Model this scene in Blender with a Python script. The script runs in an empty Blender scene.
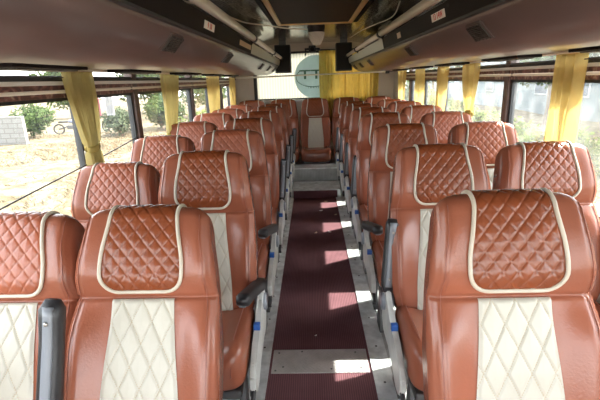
import bpy, bmesh, math, random
from math import sin, cos, pi, radians as R, exp, sqrt, atan2
from mathutils import Vector, Matrix
random.seed(7)
S = bpy.context.scene
COL = S.collection

# ------------------------------------------------------------------ camera
cd = bpy.data.cameras.new('camera'); cam = bpy.data.objects.new('camera', cd); COL.objects.link(cam)
cd.sensor_width = 36; cd.lens = 25.2; cd.clip_start = .02; cd.clip_end = 400
p_, y_, r_ = R(16), R(2), R(2)
fw = Vector((-sin(y_)*cos(p_), cos(y_)*cos(p_), -sin(p_))); rt = Vector((cos(y_), sin(y_), 0)); up = rt.cross(fw)
r2 = rt*cos(r_) - up*sin(r_); u2 = rt*sin(r_) + up*cos(r_)
M = Matrix((r2, u2, -fw)).transposed().to_4x4(); M.translation = (-.05, 0, 1.5)
cam.matrix_world = M
S.camera = cam

# ------------------------------------------------------------------ light
w = bpy.data.worlds.new('sky'); S.world = w; w.use_nodes = True
wn = w.node_tree.nodes; wl = w.node_tree.links
sky = wn.new('ShaderNodeTexSky'); sky.sky_type = 'NISHITA'; sky.sun_disc = False
sky.sun_elevation = R(46); sky.sun_rotation = R(67); sky.air_density = 1.0; sky.dust_density = 3.0
wmix = wn.new('ShaderNodeMixRGB'); wmix.inputs[0].default_value = .55; wmix.inputs[2].default_value = (7.0, 6.9, 6.7, 1)
wl.new(sky.outputs[0], wmix.inputs[1])
wl.new(wmix.outputs[0], wn['Background'].inputs[0]); wn['Background'].inputs[1].default_value = .34
sd = bpy.data.lights.new('sun', 'SUN'); so = bpy.data.objects.new('sun', sd); COL.objects.link(so)
sd.energy = 5.0; sd.angle = R(.6); sd.color = (1, .94, .85)
sdir = Vector((-1, -.42, -1.12)).normalized()
so.rotation_euler = sdir.to_track_quat('-Z', 'Y').to_euler(); so.location = (12, 4, 15)
S.view_settings.view_transform = 'Standard'; S.view_settings.look = 'None'
S.view_settings.gamma = 1; S.view_settings.exposure = 2.45; S.view_settings.use_curve_mapping = False

# ------------------------------------------------------------------ materials
def mat(name, col, rough=.5, metal=0, bump=0, bscale=80, var=0, vscale=6, coat=0, spec=.5):
    m = bpy.data.materials.new(name); m.use_nodes = True
    n = m.node_tree.nodes; l = m.node_tree.links; b = n['Principled BSDF']
    b.inputs['Base Color'].default_value = (*col, 1); b.inputs['Roughness'].default_value = rough
    b.inputs['Metallic'].default_value = metal; b.inputs['Specular IOR Level'].default_value = spec
    if coat: b.inputs['Coat Weight'].default_value = coat; b.inputs['Coat Roughness'].default_value = .2
    tc = n.new('ShaderNodeTexCoord')
    if bump:
        t = n.new('ShaderNodeTexNoise'); t.inputs['Scale'].default_value = bscale; t.inputs['Detail'].default_value = 4
        bp = n.new('ShaderNodeBump'); bp.inputs['Strength'].default_value = bump; bp.inputs['Distance'].default_value = .003
        l.new(tc.outputs['Object'], t.inputs['Vector']); l.new(t.outputs[0], bp.inputs['Height']); l.new(bp.outputs[0], b.inputs['Normal'])
    if var:
        t = n.new('ShaderNodeTexNoise'); t.inputs['Scale'].default_value = vscale; t.inputs['Detail'].default_value = 5
        cr = n.new('ShaderNodeValToRGB')
        cr.color_ramp.elements[0].position = .35; cr.color_ramp.elements[1].position = .68
        cr.color_ramp.elements[0].color = (*[c*(1-var) for c in col], 1)
        cr.color_ramp.elements[1].color = (*[min(1, c*(1+var)) for c in col], 1)
        l.new(tc.outputs['Object'], t.inputs['Vector']); l.new(t.outputs[0], cr.inputs[0]); l.new(cr.outputs[0], b.inputs['Base Color'])
    return m

leather = mat('brown_leather', (.265, .083, .045), .27, bump=.25, bscale=140, var=.07)
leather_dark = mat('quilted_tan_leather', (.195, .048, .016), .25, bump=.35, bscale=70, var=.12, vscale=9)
leather_lit = mat('quilted_lit_leather', (.30, .085, .042), .30, bump=.3, bscale=70, var=.1, vscale=9)  # lighter copy of the headrest leather, window light painted into its colour
cream = mat('cream_leather', (.46, .435, .365), .40, bump=.2, bscale=90, var=.04)
cream_thread = mat('tan_stitch_thread', (.42, .36, .26), .7)
piping_m = mat('cream_piping', (.52, .46, .37), .45)
thread = mat('seam_leather', (.25, .07, .04), .5)
black = mat('black_plastic', (.018, .018, .02), .42, bump=.2, bscale=200)
grey_pl = mat('grey_plastic', (.20, .215, .24), .32, bump=.1, bscale=200)
frame_m = mat('light_grey_paint', (.50, .50, .47), .4, bump=.2, bscale=40, var=.1, vscale=12)
steel = mat('dark_steel', (.12, .12, .12), .45, metal=.7)
screw_m = mat('screw_steel', (.35, .33, .30), .35, metal=1)
blue_m = mat('blue_plastic', (.02, .09, .32), .4)
alu = mat('worn_aluminium', (.72, .75, .76), .36, metal=.25, bump=.3, bscale=60, var=.22, vscale=14)
rack_m = mat('mauve_rack_panel', (.098, .062, .054), .32, bump=.10, bscale=30, var=.06, vscale=3, coat=.25)
rackb_m = mat('rack_inner_lining', (.20, .15, .12), .6)
strip_m = mat('dark_gloss_strip', (.012, .009, .009), .55, spec=.08)
silver = mat('silver_trim', (.46, .43, .38), .35, metal=.3)
tube_m = mat('cream_enamel_tube', (.80, .75, .64), .3)
gold_m = mat('brass_trim', (.72, .50, .22), .35, metal=.5)
beige = mat('beige_wall_panel', (.64, .56, .47), .5, bump=.1, bscale=30, var=.06, vscale=4)
brownw = mat('brown_side_panel', (.16, .09, .07), .5, var=.1)
white_pl = mat('white_plastic', (.75, .75, .73), .35)
pillar_m = mat('brown_pillar', (.10, .06, .05), .45, var=.25, vscale=20)
rubber = mat('black_rubber', (.02, .022, .025), .5)
red_m = mat('red_ink', (.62, .03, .03), .5)
label_m = mat('white_sticker', (.80, .74, .68), .45)
tan_sticker = mat('tan_sticker', (.55, .38, .24), .45)
slot_m = mat('vent_slot', (.05, .045, .04), .5)

def diamond_plate(name, col, rough, metal, scale=38, h=.5):
    m = mat(name, col, rough, metal, var=.15, vscale=9)
    n = m.node_tree.nodes; l = m.node_tree.links; b = n['Principled BSDF']
    tc = n.new('ShaderNodeTexCoord'); mp = n.new('ShaderNodeMapping'); mp.inputs['Rotation'].default_value = (0, 0, R(45))
    l.new(tc.outputs['Object'], mp.inputs[0])
    br = n.new('ShaderNodeTexChecker'); br.inputs['Scale'].default_value = scale
    l.new(mp.outputs[0], br.inputs['Vector'])
    w1 = n.new('ShaderNodeTexWave'); w1.inputs['Scale'].default_value = scale*.55; w1.bands_direction = 'X'
    w2 = n.new('ShaderNodeTexWave'); w2.inputs['Scale'].default_value = scale*.55; w2.bands_direction = 'Y'
    l.new(mp.outputs[0], w1.inputs[0]); l.new(mp.outputs[0], w2.inputs[0])
    mx = n.new('ShaderNodeMixRGB'); l.new(br.outputs['Fac'], mx.inputs[0]); l.new(w1.outputs['Color'], mx.inputs[1]); l.new(w2.outputs['Color'], mx.inputs[2])
    bp = n.new('ShaderNodeBump'); bp.inputs['Strength'].default_value = h; bp.inputs['Distance'].default_value = .004
    l.new(mx.outputs[0], bp.inputs['Height']); l.new(bp.outputs[0], b.inputs['Normal'])
    return m
checker = diamond_plate('grey_chequer_plate', (.44, .46, .46), .38, .25)
checker_w = diamond_plate('pale_chequer_plate', (.46, .43, .42), .45, .2, 34)
ceil_m = diamond_plate('glossy_quilted_ceiling', (.42, .40, .35), .10, .8, 15, .16)

def carpet_mat():
    m = mat('maroon_ribbed_carpet', (.085, .030, .038), .95, spec=.15)
    n = m.node_tree.nodes; l = m.node_tree.links; b = n['Principled BSDF']
    tc = n.new('ShaderNodeTexCoord')
    wv = n.new('ShaderNodeTexWave'); wv.bands_direction = 'X'; wv.inputs['Scale'].default_value = 28; wv.inputs['Distortion'].default_value = .6; wv.inputs['Detail'].default_value = 2
    wy = n.new('ShaderNodeTexWave'); wy.bands_direction = 'Y'; wy.inputs['Scale'].default_value = 40; wy.inputs['Distortion'].default_value = 1
    ns = n.new('ShaderNodeTexNoise'); ns.inputs['Scale'].default_value = 5; ns.inputs['Detail'].default_value = 6
    for t in (wv, wy, ns): l.new(tc.outputs['Object'], t.inputs['Vector'])
    cr = n.new('ShaderNodeValToRGB'); cr.color_ramp.elements[0].color = (.058, .024, .031, 1); cr.color_ramp.elements[1].color = (.20, .092, .102, 1)
    ad = n.new('ShaderNodeMath'); ad.operation = 'MULTIPLY_ADD'; ad.inputs[1].default_value = .5
    l.new(wv.outputs['Fac'], ad.inputs[0]); a2 = n.new('ShaderNodeMath'); a2.operation = 'MULTIPLY'; a2.inputs[1].default_value = .6
    l.new(ns.outputs[0], a2.inputs[0]); l.new(a2.outputs[0], ad.inputs[2]); l.new(ad.outputs[0], cr.inputs[0]); l.new(cr.outputs[0], b.inputs['Base Color'])
    bp = n.new('ShaderNodeBump'); bp.inputs['Strength'].default_value = .6; bp.inputs['Distance'].default_value = .002
    sm = n.new('ShaderNodeMath'); sm.operation = 'ADD'; l.new(wv.outputs['Fac'], sm.inputs[0]); l.new(wy.outputs['Fac'], sm.inputs[1])
    l.new(sm.outputs[0], bp.inputs['Height']); l.new(bp.outputs[0], b.inputs['Normal'])
    return m
carpet_m = carpet_mat()

def glass_mat(name, tint, haze, hcol=(.8, .82, .82)):
    m = bpy.data.materials.new(name); m.use_nodes = True; n = m.node_tree.nodes; l = m.node_tree.links
    n.remove(n['Principled BSDF']); out = n['Material Output']
    t = n.new('ShaderNodeBsdfTransparent'); t.inputs[0].default_value = (*tint, 1)
    g = n.new('ShaderNodeBsdfGlossy'); g.inputs['Roughness'].default_value = .03
    lw = n.new('ShaderNodeLayerWeight'); pw = n.new('ShaderNodeMath'); pw.operation = 'POWER'; pw.inputs[1].default_value = 4; l.new(lw.outputs['Facing'], pw.inputs[0])
    f = n.new('ShaderNodeMath'); f.operation = 'MULTIPLY_ADD'; f.inputs[1].default_value = .35; f.inputs[2].default_value = .02; l.new(pw.outputs[0], f.inputs[0])
    mx = n.new('ShaderNodeMixShader'); l.new(f.outputs[0], mx.inputs[0]); l.new(t.outputs[0], mx.inputs[1]); l.new(g.outputs[0], mx.inputs[2])
    tr = n.new('ShaderNodeBsdfTranslucent'); tr.inputs[0].default_value = (*hcol, 1)
    ns = n.new('ShaderNodeTexNoise'); ns.inputs['Scale'].default_value = 9; ns.inputs['Detail'].default_value = 5
    tc = n.new('ShaderNodeTexCoord'); l.new(tc.outputs['Object'], ns.inputs[0])
    mr = n.new('ShaderNodeMapRange'); mr.inputs[1].default_value = .35; mr.inputs[2].default_value = .75; mr.inputs[3].default_value = haze*.4; mr.inputs[4].default_value = haze*1.5
    l.new(ns.outputs[0], mr.inputs[0])
    m2 = n.new('ShaderNodeMixShader'); l.new(mr.outputs[0], m2.inputs[0]); l.new(mx.outputs[0], m2.inputs[1]); l.new(tr.outputs[0], m2.inputs[2])
    l.new(m2.outputs[0], out.inputs[0]); return m
glass_l = glass_mat('clear_window_glass', (.94, .95, .94), .015)
glass_r = glass_mat('dusty_window_glass', (.90, .93, .93), .035)

def frosted():
    m = bpy.data.materials.new('frosted_striped_film'); m.use_nodes = True; n = m.node_tree.nodes; l = m.node_tree.links
    b = n['Principled BSDF']; out = n['Material Output']
    b.inputs['Base Color'].default_value = (.78, .76, .68, 1); b.inputs['Roughness'].default_value = .3
    tr = n.new('ShaderNodeBsdfTranslucent')
    wv = n.new('ShaderNodeTexWave'); wv.bands_direction = 'X'; wv.inputs['Scale'].default_value = 7; wv.inputs['Distortion'].default_value = 2.5; wv.inputs['Detail'].default_value = 4
    tc = n.new('ShaderNodeTexCoord'); mp = n.new('ShaderNodeMapping'); mp.inputs['Scale'].default_value = (1, 1, .06)
    l.new(tc.outputs['Object'], mp.inputs[0]); l.new(mp.outputs[0], wv.inputs[0])
    cr = n.new('ShaderNodeValToRGB'); cr.color_ramp.elements[0].color = (.40, .41, .36, 1); cr.color_ramp.elements[1].color = (.60, .58, .51, 1)
    l.new(wv.outputs['Fac'], cr.inputs[0]); l.new(cr.outputs[0], tr.inputs[0])
    mx = n.new('ShaderNodeMixShader'); mx.inputs[0].default_value = .75
    l.new(b.outputs[0], mx.inputs[1]); l.new(tr.outputs[0], mx.inputs[2]); l.new(mx.outputs[0], out.inputs[0]); return m
frost_m = frosted()

def cloth_mat(name, col, trans=.5):
    m = mat(name, col, .8, var=.08, vscale=15, spec=.2); n = m.node_tree.nodes; l = m.node_tree.links
    b = n['Principled BSDF']; tr = n.new('ShaderNodeBsdfTranslucent'); tr.inputs[0].default_value = (*col, 1)
    mx = n.new('ShaderNodeMixShader'); mx.inputs[0].default_value = trans
    l.new(b.outputs[0], mx.inputs[1]); l.new(tr.outputs[0], mx.inputs[2]); l.new(mx.outputs[0], n['Material Output'].inputs[0]); return m
yellow = cloth_mat('yellow_curtain_cloth', (.80, .67, .32), .42)
rear_yellow = cloth_mat('backlit_yellow_cloth', (.90, .74, .26), .6)  # brighter copy of the curtain yellow with the backlight painted in
olive = cloth_mat('ochre_curtain_cloth', (.66, .57, .28), .38)
tie_m = cloth_mat('curtain_tie_cloth', (.60, .48, .16), .3)
decal = cloth_mat('light_blue_decal', (.62, .74, .78), .6)
decal_txt = cloth_mat('green_decal_ink', (.12, .24, .19), .1)

def floral_mat():
    m = mat('brown_floral_band', (.12, .06, .05), .45); n = m.node_tree.nodes; l = m.node_tree.links; b = n['Principled BSDF']
    v = n.new('ShaderNodeTexNoise'); v.inputs['Scale'].default_value = 9; v.inputs['Detail'].default_value = 3; v.inputs['Distortion'].default_value = 3
    tc = n.new('ShaderNodeTexCoord'); l.new(tc.outputs['Object'], v.inputs['Vector'])
    cr = n.new('ShaderNodeValToRGB'); cr.color_ramp.interpolation = 'EASE'
    e = cr.color_ramp.elements; e[0].color = (.09, .035, .03, 1); e[0].position = .42; e[1].color = (.34, .25, .19, 1); e[1].position = .66
    k = cr.color_ramp.elements.new(.54); k.color = (.20, .08, .065, 1)
    l.new(v.outputs[0], cr.inputs[0]); l.new(cr.outputs[0], b.inputs['Base Color']); return m
floral = floral_mat()

def grille_mat():
    m = mat('perforated_dark_panel', (.02, .015, .012), .6); n = m.node_tree.nodes; l = m.node_tree.links; b = n['Principled BSDF']
    tc = n.new('ShaderNodeTexCoord'); br = n.new('ShaderNodeTexBrick'); br.inputs['Scale'].default_value = 22
    br.inputs['Color1'].default_value = (.012, .009, .008, 1); br.inputs['Color2'].default_value = (.022, .016, .013, 1); br.inputs['Mortar'].default_value = (.045, .035, .028, 1)
    br.inputs['Mortar Size'].default_value = .03
    l.new(tc.outputs['Object'], br.inputs['Vector']); l.new(br.outputs['Color'], b.inputs['Base Color']); return m
grille_m = grille_mat(); grille_m.node_tree.nodes['Principled BSDF'].inputs['Metallic'].default_value = 0; grille_m.node_tree.nodes['Principled BSDF'].inputs['Specular IOR Level'].default_value = .15

# ------------------------------------------------------------------ mesh helpers
def link(name, me, m, parent=None, smooth=True):
    if m is not None: me.materials.append(m)
    if smooth:
        for p in me.polygons: p.use_smooth = True
    o = bpy.data.objects.new(name, me); COL.objects.link(o)
    if parent: o.parent = parent
    return o
def obj(name, bm, m, parent=None, smooth=False, loc=None):
    bmesh.ops.recalc_face_normals(bm, faces=bm.faces)
    me = bpy.data.meshes.new(name); bm.to_mesh(me); bm.free()
    o = link(name, me, m, parent, smooth)
    if loc: o.location = loc
    return o
def NB(): return bmesh.new()
def box(bm, x0, x1, y0, y1, z0, z1, bev=0, seg=2):
    r = bmesh.ops.create_cube(bm, size=1)
    bmesh.ops.scale(bm, vec=(abs(x1-x0), abs(y1-y0), abs(z1-z0)), verts=r['verts'])
    bmesh.ops.translate(bm, vec=((x0+x1)/2, (y0+y1)/2, (z0+z1)/2), verts=r['verts'])
    if bev:
        es = list({e for v in r['verts'] for e in v.link_edges})
        bmesh.ops.bevel(bm, geom=es, offset=bev, segments=seg, affect='EDGES', profile=.5)
    return bm
def tube(bm, pts, rad, n=10, caps=True):
    pts = [Vector(p) for p in pts]; rings = []; prev = None
    for i, p in enumerate(pts):
        t = (pts[min(i+1, len(pts)-1)] - pts[max(i-1, 0)]).normalized()
        if prev is None:
            a = t.orthogonal().normalized()
        else:
            a = (prev - t*prev.dot(t)).normalized()
        prev = a; b = t.cross(a); rr = rad[i] if isinstance(rad, (list, tuple)) else rad
        rings.append([bm.verts.new(p + rr*(a*cos(2*pi*k/n) + b*sin(2*pi*k/n))) for k in range(n)])
    for A, B in zip(rings, rings[1:]):
        for k in range(n): bm.faces.new((A[k], A[(k+1) % n], B[(k+1) % n], B[k]))
    if caps: bm.faces.new(rings[0][::-1]); bm.faces.new(rings[-1])
    return bm
def prism(bm, poly, axis, a0, a1):
    """poly of 2D points extruded along axis ('x': (y,z), 'y': (x,z), 'z': (x,y))"""
    def P(q, a): return {'x': (a, q[0], q[1]), 'y': (q[0], a, q[1]), 'z': (q[0], q[1], a)}[axis]
    A = [bm.verts.new(P(q, a0)) for q in poly]; B = [bm.verts.new(P(q, a1)) for q in poly]
    bm.faces.new(A[::-1]); bm.faces.new(B); n = len(poly)
    for i in range(n): bm.faces.new((A[i], A[(i+1) % n], B[(i+1) % n], B[i]))
    return bm
def bevel_mod(o, wd=.004, seg=2):
    m = o.modifiers.new('bevel', 'BEVEL'); m.width = wd; m.segments = seg; m.limit_method = 'ANGLE'; m.angle_limit = R(35)
    for p in o.data.polygons: p.use_smooth = True
    o.modifiers.new('wn', 'WEIGHTED_NORMAL')
def shell(pts, th):
    """closed outline of an open polyline thickened by th"""
    out = []
    n = len(pts)
    for i in range(n):
        a = Vector(pts[max(i-1, 0)]); b = Vector(pts[min(i+1, n-1)]); t = (b-a).normalized(); nn = Vector((-t.y, t.x))
        out.append(tuple(Vector(pts[i]) + nn*th))
    return list(pts) + out[::-1]
def thing(name, label, cat, loc=(0, 0, 0), group=None):
    o = bpy.data.objects.new(name, None); COL.objects.link(o); o.location = loc; o.empty_display_size = .1
    o['label'] = label; o['category'] = cat
    if group: o['group'] = group
    return o
def tag(o, label, cat, group=None, kind=None):
    o['label'] = label; o['category'] = cat
    if group: o['group'] = group
    if kind: o['kind'] = kind
    return o
def struct(name, bm, m, parent=None, smooth=False):
    o = obj(name, bm, m, parent, smooth)
    if parent is None: o['kind'] = 'structure'
    return o
def text_mesh(name, s, size, m, parent, mw, ext=.0006):
    cu = bpy.data.curves.new(name, 'FONT'); cu.body = s; cu.size = size; cu.extrude = ext; cu.align_x = 'CENTER'; cu.align_y = 'CENTER'; cu.offset = size*.012
    t = bpy.data.objects.new(name+'_tmp', cu); COL.objects.link(t)
    dg = bpy.context.evaluated_depsgraph_get(); me = bpy.data.meshes.new_from_object(t.evaluated_get(dg))
    bpy.data.objects.remove(t); bpy.data.curves.remove(cu); me.materials.clear()
    me.transform(mw)
    return link(name, me, m, parent, False)

# ------------------------------------------------------------------ bus body
X0, Y0, Y1 = 1.28, -1.7, 7.05
ZC = 2.05
b = NB(); box(b, -1.34, 1.34, Y0, Y1+.06, -.12, 0); struct('floor', b, alu)
# ceiling: flat centre, curved coves down to the sides
prof = [(-1.34, 1.84), (-1.15, 1.90), (-.98, 1.965), (-.78, 2.02), (-.60, ZC), (.60, ZC), (.78, 2.02), (.98, 1.965), (1.15, 1.90), (1.34, 1.84)]
b = NB(); prism(b, shell(prof, .05), 'y', Y0, Y1+.06); struct('ceiling', b, ceil_m)
PIL = [-.02, 1.48, 2.98, 4.42, 5.86]       # window pillars
ENDP = 6.52
SILL, HD = .80, 1.453
for s, nm in ((-1, 'left'), (1, 'right')):
    b = NB()
    xa, xb = s*X0, s*(X0+.05)
    box(b, xa, xb, Y0, Y1, 0, SILL)
    box(b, xa, xb, Y0, Y1, 1.62, 1.90)
    box(b, xa, xb, ENDP, Y1, SILL, 1.62)
    box(b, xa, xb, Y0, -1.55, SILL, 1.62)
    struct('wall_'+nm, b, beige)
    b = NB()
    for y in PIL: box(b, s*(X0-.015), s*(X0+.045), y-.035, y+.035, SILL, 1.62, .005)
    t = struct('trim_%d' % (1 if s < 0 else 2), b, pillar_m)
    # header bands above the panes
    b = NB(); box(b, s*(X0-.012), s*(X0+.03), -1.55, ENDP, HD, 1.512, .002); struct('trim_%d' % (3 if s < 0 else 4), b, floral)
    b = NB(); box(b, s*(X0-.03), s*(X0+.03), -1.55, ENDP, 1.512, 1.530, .003); struct('trim_%d' % (5 if s < 0 else 6), b, white_pl)
    b = NB(); box(b, s*(X0-.01), s*(X0+.03), -1.55, ENDP, 1.530, 1.556, .003); struct('trim_%d' % (7 if s < 0 else 8), b, rubber)
    b = NB(); box(b, s*(X0-.03), s*(X0+.0), -1.55, ENDP, SILL-.03, SILL+.012, .004); struct('trim_%d' % (9 if s < 0 else 10), b, brownw)
# rear wall with a wide window opening
RW = .98; RZ0, RZ1 = 1.19, 1.93
b = NB(); box(b, -1.34, -RW, Y1, Y1+.05, 0, 1.90); box(b, RW, 1.34, Y1, Y1+.05, 0, 1.90); box(b, -RW, RW, Y1, Y1+.05, 0, RZ0); box(b, -RW, RW, Y1, Y1+.05, RZ1, 2.08)
struct('wall_back', b, beige)
b = NB(); box(b, -1.34, 1.34, Y0-.05, Y0, 0, .35); box(b, -1.34, 1.34, Y0-.05, Y0, 1.66, 2.1); box(b, -.03, .03, Y0-.05, Y0, .35, 1.66)
struct('wall_front', b, rack_m)

# side windows: rubber frames with sliding panes
wi = 1
edges = [-1.55] + PIL + [ENDP]
for s in (-1, 1):
    for y0, y1 in zip(edges, edges[1:]):
        ya, yb = y0+.035, y1-.035; ym = (ya+yb)/2; x = s*(X0+.02); tk = .016
        b = NB()
        for (a, c) in ((ya, ya+.022), (yb-.022, yb)): box(b, x-tk, x+tk, a, c, SILL, HD)
        box(b, x-tk, x+tk, ya, yb, SILL+.012, SILL+.035); box(b, x-tk, x+tk, ya, yb, HD-.016, HD)
        if yb-ya > 1: box(b, x-tk, x+tk, ym-.018, ym+.018, SILL, HD)
        f = struct('window_%d' % wi, b, rubber); wi += 1
        b = NB(); box(b, x-.002, x+.002, ya+.02, yb-.02, SILL+.03, HD-.01)
        obj('window_pane', b, glass_l if s < 0 else glass_r, f)
        b = NB(); box(b, x-.002, x+.002, ya, yb, 1.556, 1.62); obj('upper_pane', b, glass_l if s < 0 else glass_r, f)
        if yb-ya > 1:
            b = NB(); box(b, s*(X0-.022), s*(X0+.004), ym-.014, ym+.014, 1.12, 1.17, .004); obj('window_latch', b, silver, f)
# rear window
b = NB()
box(b, -RW, -RW+.055, Y1-.02, Y1+.04, RZ0, RZ1, .01); box(b, RW-.055, RW, Y1-.02, Y1+.04, RZ0, RZ1, .01)
box(b, -RW, RW, Y1-.01, Y1+.04, RZ1-.03, RZ1, .006); box(b, -RW, RW, Y1-.005, Y1+.04, RZ0, RZ0+.02, .006)
rw = struct('window_%d' % wi, b, rubber)
b = NB(); box(b, -RW+.05, RW-.05, Y1+.008, Y1+.014, RZ0+.02, RZ1-.03); obj('window_pane', b, frost_m, rw)
b = NB(); box(b, -RW-.04, RW+.04, Y1-.03, Y1, RZ0-.045, RZ0, .008); struct('trim_11', b, white_pl)
# round decal with the letters, stuck on the rear pane
dc = thing('window_decal', 'light blue round decal with TT lettering on the rear window', 'decal', (.02, Y1+.004, 1.53))
b = NB(); r = bmesh.ops.create_cone(b, cap_ends=True, segments=64, radius1=.335, radius2=.335, depth=.004)
bmesh.ops.rotate(b, matrix=Matrix.Rotation(R(90), 3, 'X'), verts=r['verts']); obj('disc', b, decal, dc)
b = NB()
pts = [(-.04+.27*cos(a), -.004, .0+.15*sin(a)) for a in [R(135)+i*R(7.5) for i in range(24)]]
tube(b, pts, .005, 6); obj('swoosh', b, decal_txt, dc, True)
mw = Matrix.Translation((-.075, -.003, .035)) @ Matrix.Rotation(R(90), 4, 'X') @ Matrix.Diagonal((1.5, 1, 1, 1))
text_mesh('lettering', 'TT', .20, decal_txt, dc, mw, .001)
mw = Matrix.Translation((0, -.003, -.16)) @ Matrix.Rotation(R(90), 4, 'X')
text_mesh('lettering', 'T R A V E L S', .045, decal_txt, dc, mw, .001)

# ------------------------------------------------------------------ aisle floor
b = NB(); box(b, -.315, .235, -1.6, 5.28, 0, .006, .002); carpet = tag(obj('aisle_carpet', b, carpet_m), 'long maroon ribbed carpet runner laid down the aisle', 'carpet')
t = thing('threshold_plate', 'worn chequered metal plate lying across the maroon aisle carpet', 'metal plate', (-.04, 1.98, .006))
b = NB(); box(b, -.262, .262, -.10, .10, 0, .004, .0015); obj('plate', b, checker_w, t)
for (x, y) in ((-.23, .07), (-.2, -.05), (-.24, -.08), (.06, -.07), (.2, .07), (.22, -.06), (-.1, .08)):
    b = NB(); r = bmesh.ops.create_uvsphere(b, u_segments=10, v_segments=6, radius=.006); bmesh.ops.scale(b, vec=(1, 1, .4), verts=r['verts']); obj('screw', b, steel, t, True, (x, y, .004))
for s, xa, xb, nm in ((-1, -.40, -.315, 'left'), (1, .235, .335, 'right')):
    t = thing('floor_strip', 'aluminium edge strip running along the %s side of the maroon carpet' % nm, 'floor strip', (0, 0, 0))
    b = NB(); prism(b, [(xa, 0), (xb, 0), (xb, .014) if s < 0 else (xb, .010), (xa, .010) if s < 0 else (xa, .014)], 'y', -1.5, 5.28); obj('strip', b, alu, t)
    for k in range(14):
        b = NB(); r = bmesh.ops.create_uvsphere(b, u_segments=10, v_segments=6, radius=.007); bmesh.ops.scale(b, vec=(1, 1, .5), verts=r['verts']); obj('screw', b, steel, t, True, ((xa+xb)/2, .9+.3*k, .012))
    b = NB(); x2 = -1.26 if s < 0 else 1.26
    box(b, xa if s < 0 else xb, x2, -1.5, 5.77, 0, .010); tag(obj('floor_plate', b, checker), 'grey chequered floor plate under the %s block of seats' % nm, 'floor plate')
# steps at the end of the aisle
b = NB(); box(b, -.33, .30, 5.29, 5.78, 0, .115, .004); st = struct('step_1', b, alu)
st.name = 'trim_12'
b = NB(); box(b, -.315, .255, 5.278, 5.292, .006, .105); obj('carpet_facing', b, carpet_m, st)
b = NB(); box(b, -1.27, 1.27, 5.78, Y1, 0, .295, .004); st = struct('trim_13', b, checker)
b = NB(); box(b, -.33, .33, 5.772, 5.782, .12, .292); obj('riser_plate', b, checker, st)
b = NB(); box(b, -.34, .34, 5.766, 5.80, .290, .300, .002); obj('step_nosing', b, alu, st)
# litter on the carpet
for k, (x, y, a, c, lab) in enumerate(((.03, 4.72, .4, label_m, 'small pale paper scrap on the carpet beside the left rear'), (.10, 4.0, 2.3, label_m, 'curled pale leaf on the carpet nearer the camera'), (-.04, 3.98, 1.1, tan_sticker, 'tan scrap on the carpet beside the curled pale leaf'), (.19, 4.55, .9, tan_sticker, 'tan leaf on the carpet near the right strip'), (.10, 5.10, .1, tan_sticker, 'small dry leaf at the foot of the rear step'), (-.06, 2.22, .5, label_m, 'tiny white speck of paper beside the metal threshold plate'))):
    b = NB(); n = 7
    vs = [b.verts.new((.028*cos(2*pi*i/n)*(1 if i % 2 else .8), .012*sin(2*pi*i/n), .004+.006*abs(cos(2*pi*i/n)))) for i in range(n)]
    b.faces.new(vs); r = bmesh.ops.extrude_face_region(b, geom=b.faces[:]); bmesh.ops.translate(b, vec=(0, 0, .0015), verts=[v for v in r['geom'] if isinstance(v, bmesh.types.BMVert)])
    bmesh.ops.rotate(b, matrix=Matrix.Rotation(a, 3, 'Z'), verts=b.verts)
    if k == 5: bmesh.ops.scale(b, vec=(.35, .5, .5), verts=b.verts)
    tag(obj('dry_leaf' if 'leaf' in lab else 'paper_scrap', b, c, loc=(x, y, .004)), lab, 'litter')

# ------------------------------------------------------------------ seats
L = .757; SEAM = .468
def hw(s):
    pts = [(0, .210), (.12, .232), (.3, .234), (.42, .228), (.468, .224), (.55, .216), (.68, .201), (.80, .190)]
    s = max(0, min(.8, s))
    for (a, va), (c, vc) in zip(pts, pts[1:]):
        if s <= c:
            t = (s-a)/(c-a); t = t*t*(3-2*t); return va+(vc-va)*t
    return pts[-1][1]
def sst(a, b, x):
    t = max(0, min(1, (x-a)/(b-a))); return t*t*(3-2*t)
def nf(u, s):
    au = abs(u)
    v = .045
    v += .030*sst(.45, .85, au)*sst(0, .06, s)*(1-sst(.36, .47, s))
    v += .012*sst(0, .2, s)*(1-sst(.25, .45, s))
    if s > SEAM-.03:
        v += .026*sst(SEAM-.005, SEAM+.07, s)*(1-.55*sst(.62, L, s)) + .010*sst(.5, .85, au)*sst(SEAM, SEAM+.08, s)*(1-sst(.66, .76, s))
    v -= .013*exp(-((s-SEAM)/.0065)**2)
    v -= .0035*exp(-((au-.87)/.018)**2)*(1 if s < .74 else 0)
    v -= .025*sst(.86, 1, au)**1.7
    return v
NBK = -.05; RT = .052
PF = L-RT; PARC = pi*RT*1.05; PT = PF+PARC+.70
def Spt(u, p):
    s_front = min(p, PF)
    if p <= PF: n, s = nf(u, p), p
    elif p <= PF+PARC:
        a = (p-PF)/PARC*pi; f0 = nf(u, PF); bk = NBK + .012*sst(.86, 1, abs(u)); c = (f0+bk)/2; rr = (f0-bk)/2
        n = c + rr*cos(a); s = PF + RT*sin(a)
    else:
        s = PF-(p-PF-PARC); bk = NBK + .012*sst(.86, 1, abs(u)); n = bk - .012*sst(.1, .5, s)*(1-u*u)*(1-sst(.6, .72, s))
    s_n = max(0., s)
    drop = .030*max(0, abs(u)-.45)**5/(.55**5)*sst(.55, .78, s_n) + .008*u*u*sst(.5, .78, s_n)
    return Vector((u*hw(s_n), -n, s_n-drop))
def Snorm(u, p):
    e = .004
    a = Spt(min(1, u+e), p)-Spt(max(-1, u-e), p); c = Spt(u, p+e)-Spt(u, max(0, p-e))
    n = a.cross(c); n.normalize()
    return n
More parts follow.
